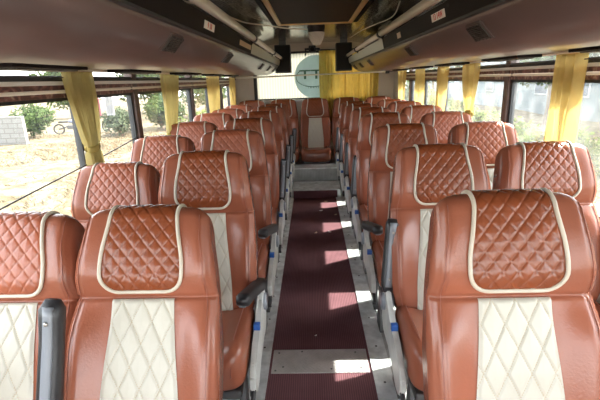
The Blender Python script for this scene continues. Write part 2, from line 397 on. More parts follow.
def u_of(x, p):
    s = p if p <= PF else (PF+RT*sin(min(pi, (p-PF)/PARC*pi)) if p <= PF+PARC else PF-(p-PF-PARC))
    return max(-1, min(1, x/hw(max(0, s))))

def make_backrest():
    us = sorted(set([round(-1+2*i/26, 4) for i in range(27)] + [q*sg for q in (.82, .85, .87, .89, .94, .975) for sg in (-1, 1)]))
    ps = [0, .03, .07, .12, .18, .24, .30, .35, .39, .42, .44, .452, .458, .463, .468, .473, .478, .485, .50, .52, .55, .59, .63, .67, .70] + [PF+PARC*i/10 for i in range(11)]
    back = [PF+PARC+(PF)*i/9 for i in range(1, 10)]
    nfr = len(ps); ps = ps+back
    bm = NB(); g = [[bm.verts.new(Spt(u, p)) for u in us] for p in ps]
    for i in range(len(ps)-1):
        for j in range(len(us)-1): bm.faces.new((g[i][j], g[i][j+1], g[i+1][j+1], g[i+1][j]))
    # side gussets: bridge between front and back rows
    N = len(ps)
    def sof(p): return p if p <= PF else (PF+RT*sin((p-PF)/PARC*pi) if p <= PF+PARC else PF-(p-PF-PARC))
    for j in (0, len(us)-1):
        i, k = 0, N-1
        while k-i > 1:
            # advance the side whose next station is lower
            if k-i == 2:
                bm.faces.new((g[i][j], g[i+1][j], g[k][j])); break
            if sof(ps[i+1]) <= sof(ps[k-1]) or ps[k] <= PF+PARC/2: bm.faces.new((g[i][j], g[i+1][j], g[k][j])); i += 1
            else: bm.faces.new((g[i][j], g[k-1][j], g[k][j])); k -= 1
    bm.faces.new([v for v in g[0]] + [v for v in reversed(g[-1])])
    return bm
def quilt(x, p, dx, dp, ph=0):
    a = x/dx + p/dp + ph; c = x/dx - p/dp + ph
    da = abs(a-round(a)); dc = abs(c-round(c)); d = min(da, dc)
    return .7*(1-(1-min(1, d/.11))**2)+.3*min(1, d/.45), d
def make_insert(depth=.0046):
    NX, NP = 88, 108; p0, p1 = SEAM+.022, PF+PARC*.92
    bm = NB(); g = []
    for i in range(NP+1):
        p = p0+(p1-p0)*i/NP; row = []
        W = .126-.022*sst(.56, .74, p); rc = .055
        q = p-p0
        if q < rc: W = W-rc+sqrt(max(0, rc*rc-(rc-q)**2))
        for j in range(NX+1):
            x = W*(2*j/NX-1); u = u_of(x, p)
            h, d = quilt(x, p-p0, .044, .052)
            edge = min(W-abs(x), p-p0+.002)
            e = sst(0, .012, edge)
            off = .003+depth*h*e
            row.append(bm.verts.new(Spt(u, p)+Snorm(u, p)*off))
        g.append(row)
    for i in range(NP):
        for j in range(NX): bm.faces.new((g[i][j], g[i][j+1], g[i+1][j+1], g[i+1][j]))
    for i in range(NP):
        for j in range(NX):
            pass
    bmesh.ops.remove_doubles(bm, verts=bm.verts, dist=.00002)
    return bm
def make_piping():
    p0, p1 = SEAM+.020, PF+PARC*.95; path = []; rc = .057
    def edge(p):
        W = .129-.022*sst(.56, .74, p); q = p-p0
        if q < rc: W = W-rc+sqrt(max(0, rc*rc-(rc-q)**2))
        return W
    up_ = [p0+rc*(1-cos(a*pi/2/8)) for a in range(1, 9)] + [p0+rc+(p1-p0-rc)*i/22 for i in range(1, 23)]
    right = [(edge(p), p) for p in up_]; base = [(x, p0) for x in [(.129-rc)*(2*i/8-1) for i in range(9)]]
    path = [(-x, p) for x, p in reversed(right)] + base + right
    pts = [Spt(u_of(x, p), p)+Snorm(u_of(x, p), p)*.0045 for x, p in path]
    bm = NB(); tube(bm, pts, .0060, 8); return bm
def make_centre():
    NX, NP = 76, 150; p0, p1 = .0, SEAM-.006
    bm = NB(); g = []
    for i in range(NP+1):
        p = p0+(p1-p0)*i/NP; row = []; W = .122-.024*sst(.1, .46, p)
        for j in range(NX+1):
            x = W*(2*j/NX-1); u = u_of(x, p); h, d = quilt(x, p, .064, .132, .5)
            e = sst(0, .012, min(W-abs(x), p1-p+.001, ))
            row.append(bm.verts.new(Spt(u, p)+Snorm(u, p)*(.0025+.0068*h*e)))
        g.append(row)
    for i in range(NP):
        for j in range(NX):
            f = bm.faces.new((g[i][j], g[i][j+1], g[i+1][j+1], g[i+1][j]))
            W = .122-.024*sst(.1, .46, p1*(i+.5)/NP)
            if quilt(W*(2*(j+.5)/NX-1), p1*(i+.5)/NP, .064, .132, .5)[1] < .015: f.material_index = 1
    return bm
def make_seams(sd_):
    bm = NB()
    for s in (sd_,):
        for uu in (.895,):
            tube(bm, [Spt(s*uu, p)+Snorm(s*uu, p)*.0005 for p in [.03+i*.02 for i in range(22)]+[.482+i*.02 for i in range(14)]], .0011, 5)
    return bm
def make_cushion():
    bm = NB(); NU, NV = 44, 26; hx, hy, hz = .226, .225, .092; g = []
    def sp(c, e): return math.copysign(abs(c)**e, c)
    for i in range(NV+1):
        v = -pi/2+pi*i/NV; row = []
        for j in range(NU):
            a = 2*pi*j/NU
            x = hx*sp(cos(v), .34)*sp(cos(a), .30); y = hy*sp(cos(v), .34)*sp(sin(a), .30); z = hz*sp(sin(v), .55)
            if z > 0:
                bol = sst(.11, .20, abs(x)); z += .022*bol*sst(-.3, .0, .26-abs(y)) - .008*(1-bol)
                z += .012*sst(-.05, .2, -y)
            if y < -.12: z -= .02*sst(.12, .225, -y)*(1 if z > 0 else 0)
            z += .018*sst(.1, .26, -y)*(1 if z > 0 else 0)
            # upholstered flank seams
            row.append(bm.verts.new((x, y-.195, z+.378)))
        g.append(row)
    for i in range(NV):
        for j in range(NU):
            q = (g[i][j], g[i][(j+1) % NU], g[i+1][(j+1) % NU], g[i+1][j])
            try: bm.faces.new(q)
            except Exception: pass
    bmesh.ops.remove_doubles(bm, verts=bm.verts, dist=.0001)
    return bm
def cush_seam(sd_):
    bm = NB()
    for s in (sd_,):
        pts = [(s*.176, -.02-.018*i, .484+.010*sst(.0, .4, .022*i+.0)) for i in range(17)] + [(s*.176, -.365, .476), (s*.175, -.395, .452), (s*.174, -.413, .42), (s*.173, -.420, .38)]
        tube(bm, pts, .0022, 5)
    return bm

ME = {}
def keep(name, bm, m, smooth=True):
    bmesh.ops.recalc_face_normals(bm, faces=bm.faces); me = bpy.data.meshes.new(name); bm.to_mesh(me); bm.free(); me.materials.append(m)
    if smooth:
        for p in me.polygons: p.use_smooth = True
    ME[name] = me; return me
keep('backrest', make_backrest(), leather)
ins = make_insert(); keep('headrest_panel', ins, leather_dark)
ME['headrest_panel_lit'] = ME['headrest_panel'].copy(); ME['headrest_panel_lit'].materials[0] = leather_lit
keep('headrest_piping', make_piping(), piping_m)
keep('centre_panel', make_centre(), cream); ME['centre_panel'].materials.append(cream_thread)
for q_, sg in (('stitching_a', -1), ('stitching_b', 1)): keep(q_, make_seams(sg), thread)
keep('cushion', make_cushion(), leather)
for q_, sg in (('cushion_seam_a', -1), ('cushion_seam_b', 1)): keep(q_, cush_seam(sg), thread)
# side frame polygon (y,z), seat faces -y
FR = [(.075, .36), (.065, .50), (.04, .545), (-.005, .55), (-.035, .51), (-.14, .46), (-.26, .42), (-.34, .385), (-.375, .34), (-.38, .29), (-.35, .25), (-.29, .245), (-.20, .30), (-.10, .31), (.03, .31)]
def frame_bm():
    bm = NB(); prism(bm, FR, 'x', -.0125, .0125)
    es = [e for e in bm.edges]; bmesh.ops.bevel(bm, geom=es, offset=.006, segments=2, affect='EDGES'); return bm
keep('side_frame', frame_bm(), frame_m, False)
def lower_bm():
    bm = NB()
    prism(bm, [(-.33, .27), (-.30, .27), (-.24, .03), (-.24, 0), (-.40, 0), (-.40, .03)], 'x', -.014, .014)
    prism(bm, [(-.01, .28), (.03, .28), (.06, .03), (.06, 0), (-.08, 0), (-.08, .03)], 'x', -.014, .014)
    return bm
def leg_bm(front):
    bm = NB()
    poly = [(-.30, .27), (-.26, .27), (-.22, .03), (-.22, 0), (-.34, 0), (-.34, .03)] if front else [(-.02, .28), (.03, .30), (.06, .03), (.06, 0), (-.08, 0), (-.08, .03)]
    prism(bm, poly, 'x', -.013, .013); return bm
keep('leg_front', leg_bm(True), steel, False); keep('leg_rear', leg_bm(False), steel, False)
keep('base_tray', box(NB(), -.20, .20, -.38, .02, .245, .285, .01), steel, False)
keep('blue_tab', box(NB(), -.0145, .0145, -.19, -.162, .438, .470, .004), blue_m, False)
keep('recline_lever', tube(NB(), [(0, -.34, .29), (.0, -.38, .275), (0, -.405, .255), (0, -.415, .235)], [.010, .010, .008, .011], 8), black)
keep('hinge_cover', tube(NB(), [(-.026, .015, .47), (.026, .015, .47)], .04, 20), grey_pl)
def arm_pad():
    # pivot at origin, pad extends along -y; top is +z
    bm = NB(); sec = []
    N = 15
    for i in range(N):
        t = i/(N-1); y = .02-.34*t; wd = .029*(1 if t > .1 else .7+.3*t/.1)*(1-.25*sst(.93, 1, t)); top = .022-.004*t; bot = -.030+.010*t - .012*sst(.6, 1, t)
        bot += .018*sst(.93, 1, t); top -= .012*sst(.93, 1, t)
        sec.append([(wd*.7, y, top), (wd, y, top-.010), (wd, y, bot+.006), (wd*.75, y, bot), (-wd*.75, y, bot), (-wd, y, bot+.006), (-wd, y, top-.010), (-wd*.7, y, top)])
    rings = [[bm.verts.new(c) for c in s] for s in sec]
    for A, B in zip(rings, rings[1:]):
        for k in range(8): bm.faces.new((A[k], A[(k+1) % 8], B[(k+1) % 8], B[k]))
    bm.faces.new(rings[0][::-1]); bm.faces.new(rings[-1]); return bm
keep('armrest', arm_pad(), black)
def arm_insert():
    bm = NB(); N = 12; rings = []
    for i in range(N):
        t = i/(N-1); y = -.005-.30*t; wd = .0165; bot = -.030+.010*(t*.88+.06) - .012*sst(.6, 1, t*.88+.06) - .0035
        bow = .004*sin(pi*t)
        rings.append([bm.verts.new(c) for c in ((wd, y, bot+.006), (wd*.7, y, bot-bow), (-wd*.7, y, bot-bow), (-wd, y, bot+.006))])
    for A, B in zip(rings, rings[1:]):
        for k in range(4): bm.faces.new((A[k], A[(k+1) % 4], B[(k+1) % 4], B[k]))
    bm.faces.new(rings[0][::-1]); bm.faces.new(rings[-1]); return bm
keep('armrest_underside', arm_insert(), grey_pl)
bm = NB()
r = bmesh.ops.create_uvsphere(bm, u_segments=10, v_segments=6, radius=.0065); bmesh.ops.scale(bm, vec=(1, 1, .5), verts=r['verts'])
keep('armrest_screw', bm, screw_m)

def inst(name, parent, me=None, loc=(0, 0, 0), rot=(0, 0, 0), mirror=False):
    o = bpy.data.objects.new(name, ME[me or name]); COL.objects.link(o); o.parent = parent; o.location = loc; o.rotation_euler = rot
    return o
HINGE = (0, 0, .44)
def make_seat(loc, recline, side, arm, label, group, light=False, rz=0, mid_arm=None, rear=False):
    """side: +1 / -1 = local x side carrying the frame and armrest; arm: angle in degrees above horizontal or None"""
    X_ = loc[0]
    t = thing('coach_seat', label, 'seat', loc, group); t.rotation_euler.z = R(rz)
    bk = inst('backrest', t, loc=HINGE, rot=(-R(recline), 0, 0))
    inst('headrest_panel', bk, 'headrest_panel_lit' if light else None); inst('headrest_piping', bk); inst('quilted_panel', bk, 'centre_panel'); inst('stitching', bk, 'stitching_a'); inst('stitching', bk, 'stitching_b')
    cu = inst('cushion', t); inst('stitching', cu, 'cushion_seam_a'); inst('stitching', cu, 'cushion_seam_b')
    inst('base_tray', t, loc=(0, 0, .03 if rear else 0))
    for s in (-1, 1):
        x = s*.19
        if not rear: inst('leg', t, 'leg_front', (x, 0, 0)); inst('leg', t, 'leg_rear', (x, 0, 0))
    if side:
        x = side*.250
        fr = inst('side_frame', t, loc=(x, 0, 0)); inst('hinge_cover', fr, loc=(0, 0, 0)); inst('latch_tab', fr, 'blue_tab')
        inst('recline_lever', fr, loc=(-side*.0, 0, 0))
        inst_arm(t, x, arm)
    if mid_arm is not None: inst_arm(t, .236 if X_ < 0 else -.236, mid_arm, -.09)
    return t
def inst_arm(t, x, ang, dy=0):
    a = inst('armrest', t, loc=(x, .018+dy, .565 if ang < 60 else (.545 if dy == 0 else .665)), rot=(-R(ang), 0 if ang < 60 else R(5), (-1 if x > 0 else 1)*R(7) if ang < 60 else 0))
    inst('armrest_underside', a); inst('screw', a, 'armrest_screw', (0, -.045, -.0365)); inst('screw', a, 'armrest_screw', (0, -.26, -.0375))

ordn = ['first', 'second', 'third', 'fourth', 'fifth', 'sixth', 'seventh']
DZ = .010
#          L window        L aisle          R aisle          R window    (recline, z offset)
rows = {0: ((25, -.045), (23, -.035), (17, .0), (19, 0)),
        1: ((23, -.030), (15.5, .0), (15.5, .005), (17, .0)),
        2: ((16, -.012), (10, .005), (10, .01), (13, .01)),
        3: ((13, .0), (10, .01), (9, .02), (11, .015)),
        4: ((12, .01), (10, .01), (11, .015), (11, .02)),
        5: ((12, .0), (11, .01), (12, .01), (11, .02)),
        6: ((12, .0), (12, .0), (12, .0), (12, .01))}
extra = {(0, 0): 'cut off by the left picture edge', (0, 1): 'largest whole headrest on the left', (0, 2): 'largest headrest, at bottom right',
         (1, 0): 'lying back beside the dry ground view', (1, 1): 'black armrest folded down toward the aisle', (1, 2): 'black armrest folded upright beside it', (1, 3): 'beside the nearest wide yellow curtain',
         (2, 0): 'beside the dark left window pillar', (2, 1): 'short black armrest lowered to the aisle', (2, 2): 'black armrest lowered over the aisle strip', (2, 3): 'before the brown window pillar'}
ARM = {(0, 1): 14, (1, 1): 15, (2, 1): 14, (0, 2): 14, (1, 2): 100, (2, 2): 14}
for i in range(7):
    Yo = 1.02+.77*i
    for c, X in enumerate((-1.035 - (0 if i else .003), -.565 - (0 if i else .025), .53 if i else .49, 1.025)):
        if i == 0 and c == 3: continue
        rc, dz = rows[i][c]
        where = ['window seat of the left block', 'aisle seat of the left block', 'aisle seat of the right block', 'window seat of the right block'][c]
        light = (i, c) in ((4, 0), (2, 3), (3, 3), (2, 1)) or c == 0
        lab = 'brown quilted %s, %s row from the camera' % (where, ordn[i])
        if (i, c) in extra: lab = '%s quilted %s seat, %s row, %s' % ('brown', ['left window', 'left aisle', 'right aisle', 'right window'][c], ordn[i], extra[i, c])
        lab = ' '.join(lab.split()[:16]).rstrip(',')
        side = {0: 0, 1: 1, 2: -1, 3: 0}[c]
        yo = Yo - (.07 if c == 2 and i == 0 else .03 if c == 2 and i == 1 else 0)
        make_seat((X, yo, .010+dz), rc, side, ARM.get((i, c), 100), lab, 'brown quilted coach seats in rows', light=light, rz=random.uniform(-.7, .7),
                  mid_arm=104 if (c == 0 and i < 3) or (c == 3 and i < 3) else None)
for k, X in enumerate((-.97, -.485, 0, .485, .97)):
    lab = ['brown rear bench seat in the left window corner', 'brown rear bench seat just left of the middle one', 'brown middle rear seat facing straight up the aisle with cream panel', 'brown rear bench seat just right of the middle, before yellow curtains', 'brown rear bench seat in the right window corner'][k]
    make_seat((X, 6.52, .022), 8, 0, None, lab, 'rear row of five seats', rz=0, rear=True)

# ------------------------------------------------------------------ luggage racks
def make_rack(s, nm):
    t = thing('luggage_rack', 'long mauve overhead luggage rack along the %s side' % nm, 'luggage rack', (0, 0, 0))
    ya, yb = -1.5, 6.30
    base = [(1.275, 1.585), (1.10, 1.580), (.90, 1.575), (.76, 1.573), (.68, 1.577), (.625, 1.592), (.585, 1.615), (.552, 1.645), (.525, 1.680), (.513, 1.705)]
    b = NB(); pr = shell(base, -.018); pr = [(s*x, z) for x, z in pr]; prism(b, pr, 'y', ya, yb)
    o = obj('rack_panel', b, rack_m, t)
    for p in o.data.polygons: p.use_smooth = abs(p.normal.y) < .5
    # beige strip under the wall side, window light put into its colour
    b = NB(); prism(b, [(s*1.26, 1.578), (s*1.08, 1.574), (s*1.08, 1.580), (s*1.26, 1.585)], 'y', ya, yb); obj('lit_underside_strip', b, beige, t)
    b = NB(); prism(b, [(s*.518, 1.700), (s*.500, 1.702), (s*.484, 1.775), (s*.502, 1.778)], 'y', ya, 3.35); obj('dark_strip', b, strip_m, t)
    b = NB(); prism(b, [(s*.518, 1.700), (s*.500, 1.702), (s*.484, 1.775), (s*.502, 1.778)], 'y', 3.35, yb); obj('silver_strip', b, silver, t)
    b = NB(); prism(b, [(s*.520, 1.692), (s*.504, 1.694), (s*.502, 1.704), (s*.516, 1.704)], 'y', ya, yb); obj('edge_trim', b, rubber, t)
    # cap at the far end
    cap = [(s*x, z) for x, z in base] + [(s*.50, 1.775), (s*1.275, 1.775)]
    b = NB(); prism(b, cap, 'y', yb, yb+.015); obj('end_cap', b, rack_m, t)
    b = NB(); tube(b, [(s*.468, ya, 1.803), (s*.468, 3.28, 1.803)], .023, 14); obj('grab_rail', b, tube_m, t, True)
    b = NB(); tube(b, [(s*.468, 3.34, 1.803), (s*.468, yb, 1.803)], .020, 14); obj('grab_rail', b, tube_m, t, True)
    for y in (-.5, .9, 3.31, 5.0, 6.2):
        b = NB(); tube(b, [(s*.468, y-.03, 1.803), (s*.468, y+.03, 1.803)], .029, 12); tube(b, [(s*.472, y, 1.79), (s*.492, y, 1.765)], .012, 8); obj('rail_bracket', b, black, t, True)
    # louvre vents in the sloping face
    a = Vector((s*.60, 0, 1.605)); c = Vector((s*.522, 0, 1.690)); d = (c-a).normalized(); nrm = Vector((d.z*-s, 0, -abs(d.x)*1)).normalized()
    for y in (.55, 1.62, 2.68, 4.5, 5.3, 6.0):
        b = NB(); mid = (a+c)/2 + nrm*.009
        def P(dy, q, h): return mid + Vector((0, dy, 0)) + d*q + nrm*h
        W2, H2 = .066, .031
        def slab(bm, y0, y1, q0, q1, h0, h1):
            vs = [bm.verts.new(P(yy, q, h)) for yy in (y0, y1) for q in (q0, q1) for h in (h0, h1)]
            for f in ((0, 1, 3, 2), (4, 6, 7, 5), (0, 4, 5, 1), (2, 3, 7, 6), (0, 2, 6, 4), (1, 5, 7, 3)): bm.faces.new([vs[k] for k in f])
        slab(b, y-W2-.009, y+W2+.009, -H2-.008, H2+.008, -.010, .004)
        bmesh.ops.recalc_face_normals(b, faces=b.faces); bmesh.ops.bevel(b, geom=b.edges[:], offset=.004, segments=2, affect='EDGES')
        vo = obj('air_vent', b, rack_m, t)
        b = NB()
        slab(b, y-W2, y+W2, -H2, H2, .003, .005); go = obj('vent_grille', b, black, vo)
        b = NB()
        for k in range(7): q = -H2+.008+k*(2*H2-.016)/6; slab(b, y-W2, y+W2, q-.0022, q+.0022, .005, .010)
        for k in range(5): yy = y-W2+k*2*W2/4; slab(b, yy-.0018, yy+.0018, -H2, H2, .005, .009)
        obj('louvre', b, slot_m, vo)
    # reading-light and air nozzle units underneath
    for y in (1.50, 2.35, 3.30, 4.2, 5.1):
        b = NB(); box(b, s*.93, s*1.05, y-.22, y+.22, 1.564, 1.578, .004); sv = obj('service_panel', b, strip_m, t)
        b = NB()
        for k in (-1, 0, 1): box(b, s*.95, s*1.03, y+k*.13-.05, y+k*.13+.05, 1.559, 1.566, .003)
        obj('air_nozzle', b, slot_m, sv)
    return t
make_rack(-1, 'left'); make_rack(1, 'right')
# seat number stickers on the dark strips
def sticker(s, y, w_, txt, m, lab, name='number_sticker'):
    a = Vector((s*.500, 0, 1.702)); c = Vector((s*.484, 0, 1.775)); d = (c-a).normalized(); n = Vector((-s*d.z, 0, -abs(d.x))).normalized()
    yx = Vector((0, s*-1., 0)); mid = (a+c)/2 + n*.0008 + Vector((0, y, 0))
    # local x = reading direction seen from the aisle
    MX = Matrix((yx.to_4d(), d.to_4d(), yx.cross(d).to_4d(), (0, 0, 0, 1))).transposed(); MX[3][3] = 1; MX.translation = mid
    for k in range(3): MX[3][k] = 0
    t = thing(name, lab, 'sticker', mid); R3 = MX.to_3x3()
    t.matrix_world = MX
    b = NB(); box(b, -w_/2, w_/2, -.016, .016, -.0005, .0012); obj('sticker_card', b, m, t)
    if txt: text_mesh('numerals', txt, .031, red_m, t, Matrix.Translation((0, 0, .0016)) @ Matrix.Diagonal((1.45 if len(txt) < 6 else 1.3, 1.1, 1, 1)), .0004)
sticker(1, 1.93, .19, '13 14W', label_m, 'white sticker reading 13 14W on the right rack strip')
sticker(1, 2.75, .10, '', tan_sticker, 'small tan sticker farther back on the right rack strip', 'label_sticker')
sticker(-1, 1.98, .19, '9 10', label_m, 'white sticker with red numerals on the left rack strip')
sticker(-1, 3.05, .50, '', tan_sticker, 'long tan sticker where the left strip turns silver', 'label_sticker')

# ------------------------------------------------------------------ ceiling fittings
t = thing('ceiling_hatch', 'dark perforated ceiling hatch panel in a brass frame', 'hatch', (0, 3.3, ZC))
b = NB(); box(b, -.33, .33, -1.5, 1.14, -.022, -.004, .004); obj('grille_panel', b, grille_m, t)
b = NB()
for s in (-1, 1): box(b, s*.33, s*.37, -1.5, 1.18, -.034, 0, .006)
box(b, -.37, .37, 1.14, 1.18, -.034, 0, .006); box(b, -.37, .37, -1.54, -1.5, -.034, 0, .006)
obj('frame', b, gold_m, t)
b = NB()
for s in (-1, 1): box(b, s*.385, s*.425, -1.5, 1.22, -.02, 0, .006)
obj('outer_bead', b, strip_m, t)
# dome lamp with diamond-cut glass
t = thing('ceiling_lamp', 'ceiling lamp with black collar and diamond cut glass drum', 'lamp', (0.02, 4.92, ZC))
b = NB(); r = bmesh.ops.create_cone(b, cap_ends=True, segments=32, radius1=.085, radius2=.098, depth=.06); bmesh.ops.translate(b, vec=(0, .06, -.03), verts=r['verts']); obj('collar', b, black, t, False)
def dome():
    b = NB(); N, K = 24, 9; rings = []
    for i in range(K):
        t_ = i/(K-1); z = -.055-.13*t_; rr = .088*cos(t_*pi/2*.75)
        rings.append([b.verts.new(((rr+.006*((i+j) % 2))*cos(2*pi*(j)/N), .06+(rr+.006*((i+j) % 2))*sin(2*pi*j/N), z)) for j in range(N)])
    for A, B in zip(rings, rings[1:]):
        for k in range(N): b.faces.new((A[k], A[(k+1) % N], B[(k+1) % N], B[k]))
    b.faces.new(rings[-1]); b.faces.new(rings[0]); return b
obj('glass_drum', dome(), mat('cut_glass', (.75, .74, .70), .2, metal=.15), t)
# camera and bracket on the header over the rear window
t = thing('security_camera', 'small black camera on a bracket above the rear window', 'camera', (-.02, Y1, 1.94))
b = NB(); box(b, -.12, .12, -.05, 0, 0, .03, .006); obj('bracket', b, black, t)
b = NB(); box(b, -.055, .055, -.15, -.04, -.045, .06, .012); obj('body', b, black, t)
b = NB(); tube(b, [(0, -.15, .005), (0, -.175, .005)], .032, 18); obj('lens', b, strip_m, t)
b = NB(); tube(b, [(-.10, -.03, .01), (-.11, -.04, -.08)], .014, 8); obj('cable_gland', b, black, t)
# speakers
for s, x, z0, nm in ((-1, -.455, 1.60, 'left'), (1, .435, 1.60, 'right')):
    t = thing('speaker_box', 'black speaker box hung under the ceiling past the %s rack end' % nm, 'speaker', (x, 6.52, ZC))
    b = NB(); box(b, -.115, .115, -.10, .12, z0-ZC, -.06, .012); obj('cabinet', b, black, t)
    b = NB(); box(b, -.10, .10, -.108, -.098, z0-ZC+.02, -.08, .003); obj('front_grille', b, mat('speaker_cloth', (.012, .012, .012), .8), t)
    b = NB(); box(b, -.05, .05, -.04, .06, -.065, 0, .004); obj('mount', b, steel, t)
# wiring over the racks
def cable(name, pts, rad, m, lab):
    b = NB(); P = [Vector(p) for p in pts]; out = []
    for i in range(len(P)-1):
        p0, p1, p2, p3 = P[max(i-1, 0)], P[i], P[i+1], P[min(i+2, len(P)-1)]
        for k in range(6):
            t_ = k/6; out.append(.5*((2*p1)+(-p0+p2)*t_+(2*p0-5*p1+4*p2-p3)*t_**2+(-p0+3*p1-3*p2+p3)*t_**3))
    out.append(P[-1]); tube(b, out, rad, 6)
    return tag(obj(name, b, m, None, True), lab, 'cable')
cable('wire', [(-.90, 2.5, 1.965), (-.75, 3.0, 1.99), (-.66, 3.5, 1.98), (-.62, 4.1, 2.01), (-.48, 4.5, 2.03), (-.3, 4.85, 2.035), (-.06, 5.0, 2.03)], .007, tube_m, 'pale wire looping across the ceiling above the left rack')
cable('wire', [(.62, 3.4, 2.03), (.66, 3.9, 1.99), (.60, 4.5, 2.0), (.55, 5.2, 2.02), (.5, 6.2, 2.03)], .005, tube_m, 'thin pale wire along the ceiling above the right rack')
cable('wire', [(-1.24, .9, 1.02), (-1.235, 1.6, 1.075), (-1.235, 2.3, 1.12), (-1.24, 2.82, 1.16)], .0035, black, 'thin black cable slanting across the left window')
# hanging dark duct covers above the racks
for s, nm in ((-1, 'left'), (1, 'right')):
    for k, (ya, yb, z0) in enumerate(((4.15, 4.7, 1.85), (5.3, 5.9, 1.88))):
        b = NB(); box(b, s*.66, s*.92, ya, yb, z0, 1.99, .01)
        tag(obj('duct_cover', b, mat('duct_grey', (.16, .14, .11), .4)), '%s boxy duct cover above the %s luggage rack' % (('nearer grey-brown', 'farther grey-brown')[k], nm), 'duct cover')

# ------------------------------------------------------------------ curtain rails and curtains
for s, nm in ((-1, 'left'), (1, 'right')):
    t = thing('curtain_rail', 'cream curtain rail along the %s window header' % nm, 'curtain rail', (0, 0, 0))
    b = NB(); tube(b, [(s*1.245, -1.4, 1.482), (s*1.245, 6.5, 1.482)], .008, 10); obj('rail', b, tube_m, t, True)
    for y in (-1.0, .6, 2.1, 2.85, 3.6, 4.35, 5.1, 5.85, 6.45):
        b = NB(); box(b, s*1.238, s*1.27, y-.012, y+.012, 1.472, 1.492, .003); obj('rail_bracket', b, steel, t)
    b = NB(); tube(b, [(s*1.222, -1.4, 1.548), (s*1.222, 6.6, 1.545)], .0025, 6)
    tag(obj('thin_cord', b, black, None, True), 'thin dark cord threading the %s side curtains' % nm, 'cord')
def curtain(s, y, w_, z1, z0, ztie, m, lab, seed, folds=6, lean=0, tie=True, flare=1.0, wt=.33):
    rnd = random.Random(seed); NX, NZ = 90, 46; X = s*1.218; fr = [rnd.uniform(.8, 1.25) for _ in range(8)]; ph = rnd.uniform(0, 6)
    t = thing('window_curtain', lab, 'curtain', (X, y, z1), 'yellow side curtains')
    b = NB(); g = []
    for i in range(NZ+1):
        z = z1+(z0-z1)*i/NZ; q = (z1-z)/(z1-ztie) if z > ztie else 1
        if z > ztie: wd = w_*(1-(1-wt)*q**1.6); k = lean*q**1.5
        else:
            e = (ztie-z)/(ztie-z0); wd = w_*(wt+(flare-wt)*sst(0, .7, e)*.8); k = lean*(1-.3*e)
        row = []
        for j in range(NX+1):
            v = j/NX-.5
            amp = .026*(.55+.45*wd/w_)
            wob = sin(v*folds*2*pi*1.0+ph+.5*sin(v*9*fr[0]+z*3)) + .35*sin(v*folds*4.3*fr[1]+ph*2+z*5)
            if not tie or abs(z-ztie) > .02: a2 = amp
            else: a2 = amp*.7
            row.append(b.verts.new((-s*(a2*wob)*.85-s*.002, v*wd+k+.004*sin(z*17+v*20), z-z1)))
        g.append(row)
    for i in range(NZ):
        for j in range(NX): b.faces.new((g[i][j], g[i][j+1], g[i+1][j+1], g[i+1][j]))
    r = bmesh.ops.solidify(b, geom=b.faces[:], thickness=.0012)
    obj('drape', b, m, t, True)
    if tie:
        b = NB(); wd = w_*wt/2+.006; pts = [(.030*cos(a), lean+wd*sin(a), ztie-z1+.006*sin(2*a)) for a in [2*pi*i/28 for i in range(29)]]
        rg = []
        for p in pts: rg.append([b.verts.new((p[0]+dx*.003, p[1], p[2]+dz)) for dx, dz in ((0, .016), (1, .012), (1, -.012), (0, -.016))])
        for A, B in zip(rg, rg[1:]):
            for k in range(4): b.faces.new((A[k], A[(k+1) % 4], B[(k+1) % 4], B[k]))
        obj('tie_band', b, tie_m, t, True)
    return t
curtain(-1, 2.16, .25, 1.575, .84, 1.19, olive, 'ochre curtain gathered low, nearest on the left windows', 3, 8, lean=.03, wt=.42, flare=.8)
curtain(-1, 3.58, .42, 1.575, .84, 1.10, olive, 'ochre curtain beyond the dark left window pillar', 5, 5, lean=-.10, wt=.40, flare=.8)
curtain(-1, 5.2, .55, 1.575, .84, 1.05, yellow, 'yellow curtain third along the left windows', 8, 6, lean=-.06, wt=.5)
curtain(-1, 6.40, .26, 1.56, .84, 1.0, yellow, 'narrow yellow curtain at the far end of the left windows', 9, 4, lean=0, wt=.6)
curtain(1, 2.20, .24, 1.58, .84, .95, yellow, 'wide straight yellow curtain, nearest on the right windows', 12, 4, lean=0, wt=.85)
curtain(1, 3.50, .27, 1.575, .84, 1.20, yellow, 'yellow curtain knotted in the middle, second on the right windows', 14, 4, lean=-.02, wt=.45, flare=1.3)
curtain(1, 4.28, .26, 1.575, .84, 1.02, yellow, 'slim yellow curtain third along the right windows', 15, 4, lean=0, wt=.5, flare=1.3)
curtain(1, 5.12, .42, 1.575, .84, 1.0, yellow, 'broad yellow curtain fourth along the right windows', 16, 4, lean=0, wt=.7)
curtain(1, 6.10, .36, 1.575, .84, 1.0, yellow, 'last yellow curtain at the far end of the right windows', 18, 4, lean=0, wt=.7)
# bunched scraps of curtain on the rails
# rear curtains
def rear_curtain(x0, x1, z1, z0, y, folds, lab, seed):
    rnd = random.Random(seed); ph = rnd.uniform(0, 6); NX, NZ = int((x1-x0)*170)+40, 16
    b = NB(); g = []
    for i in range(NZ+1):
        z = z1+(z0-z1)*i/NZ; row = []
        for j in range(NX+1):
            v = j/NX; x = x0+(x1-x0)*v
            row.append(b.verts.new((x+.01*sin(v*40+z*3), y+.016*sin(v*folds*2*pi+ph+.8*sin(v*11+z*1.5))+.006*sin(v*folds*9+z*4), z)))
        g.append(row)
    for i in range(NZ):
        for j in range(NX): b.faces.new((g[i][j], g[i][j+1], g[i+1][j+1], g[i+1][j]))
    bmesh.ops.solidify(b, geom=b.faces[:], thickness=.0012)
    return tag(obj('rear_curtain', b, rear_yellow, None, True), lab, 'curtain', 'yellow curtains over the rear window')
rear_curtain(.09, .50, 1.925, .82, Y1-.06, 6, 'tall yellow curtain next to the round decal on the rear window', 2)
rear_curtain(.47, .72, 1.90, .95, Y1-.10, 5, 'paler yellow curtain between its two neighbours over the rear window', 4)
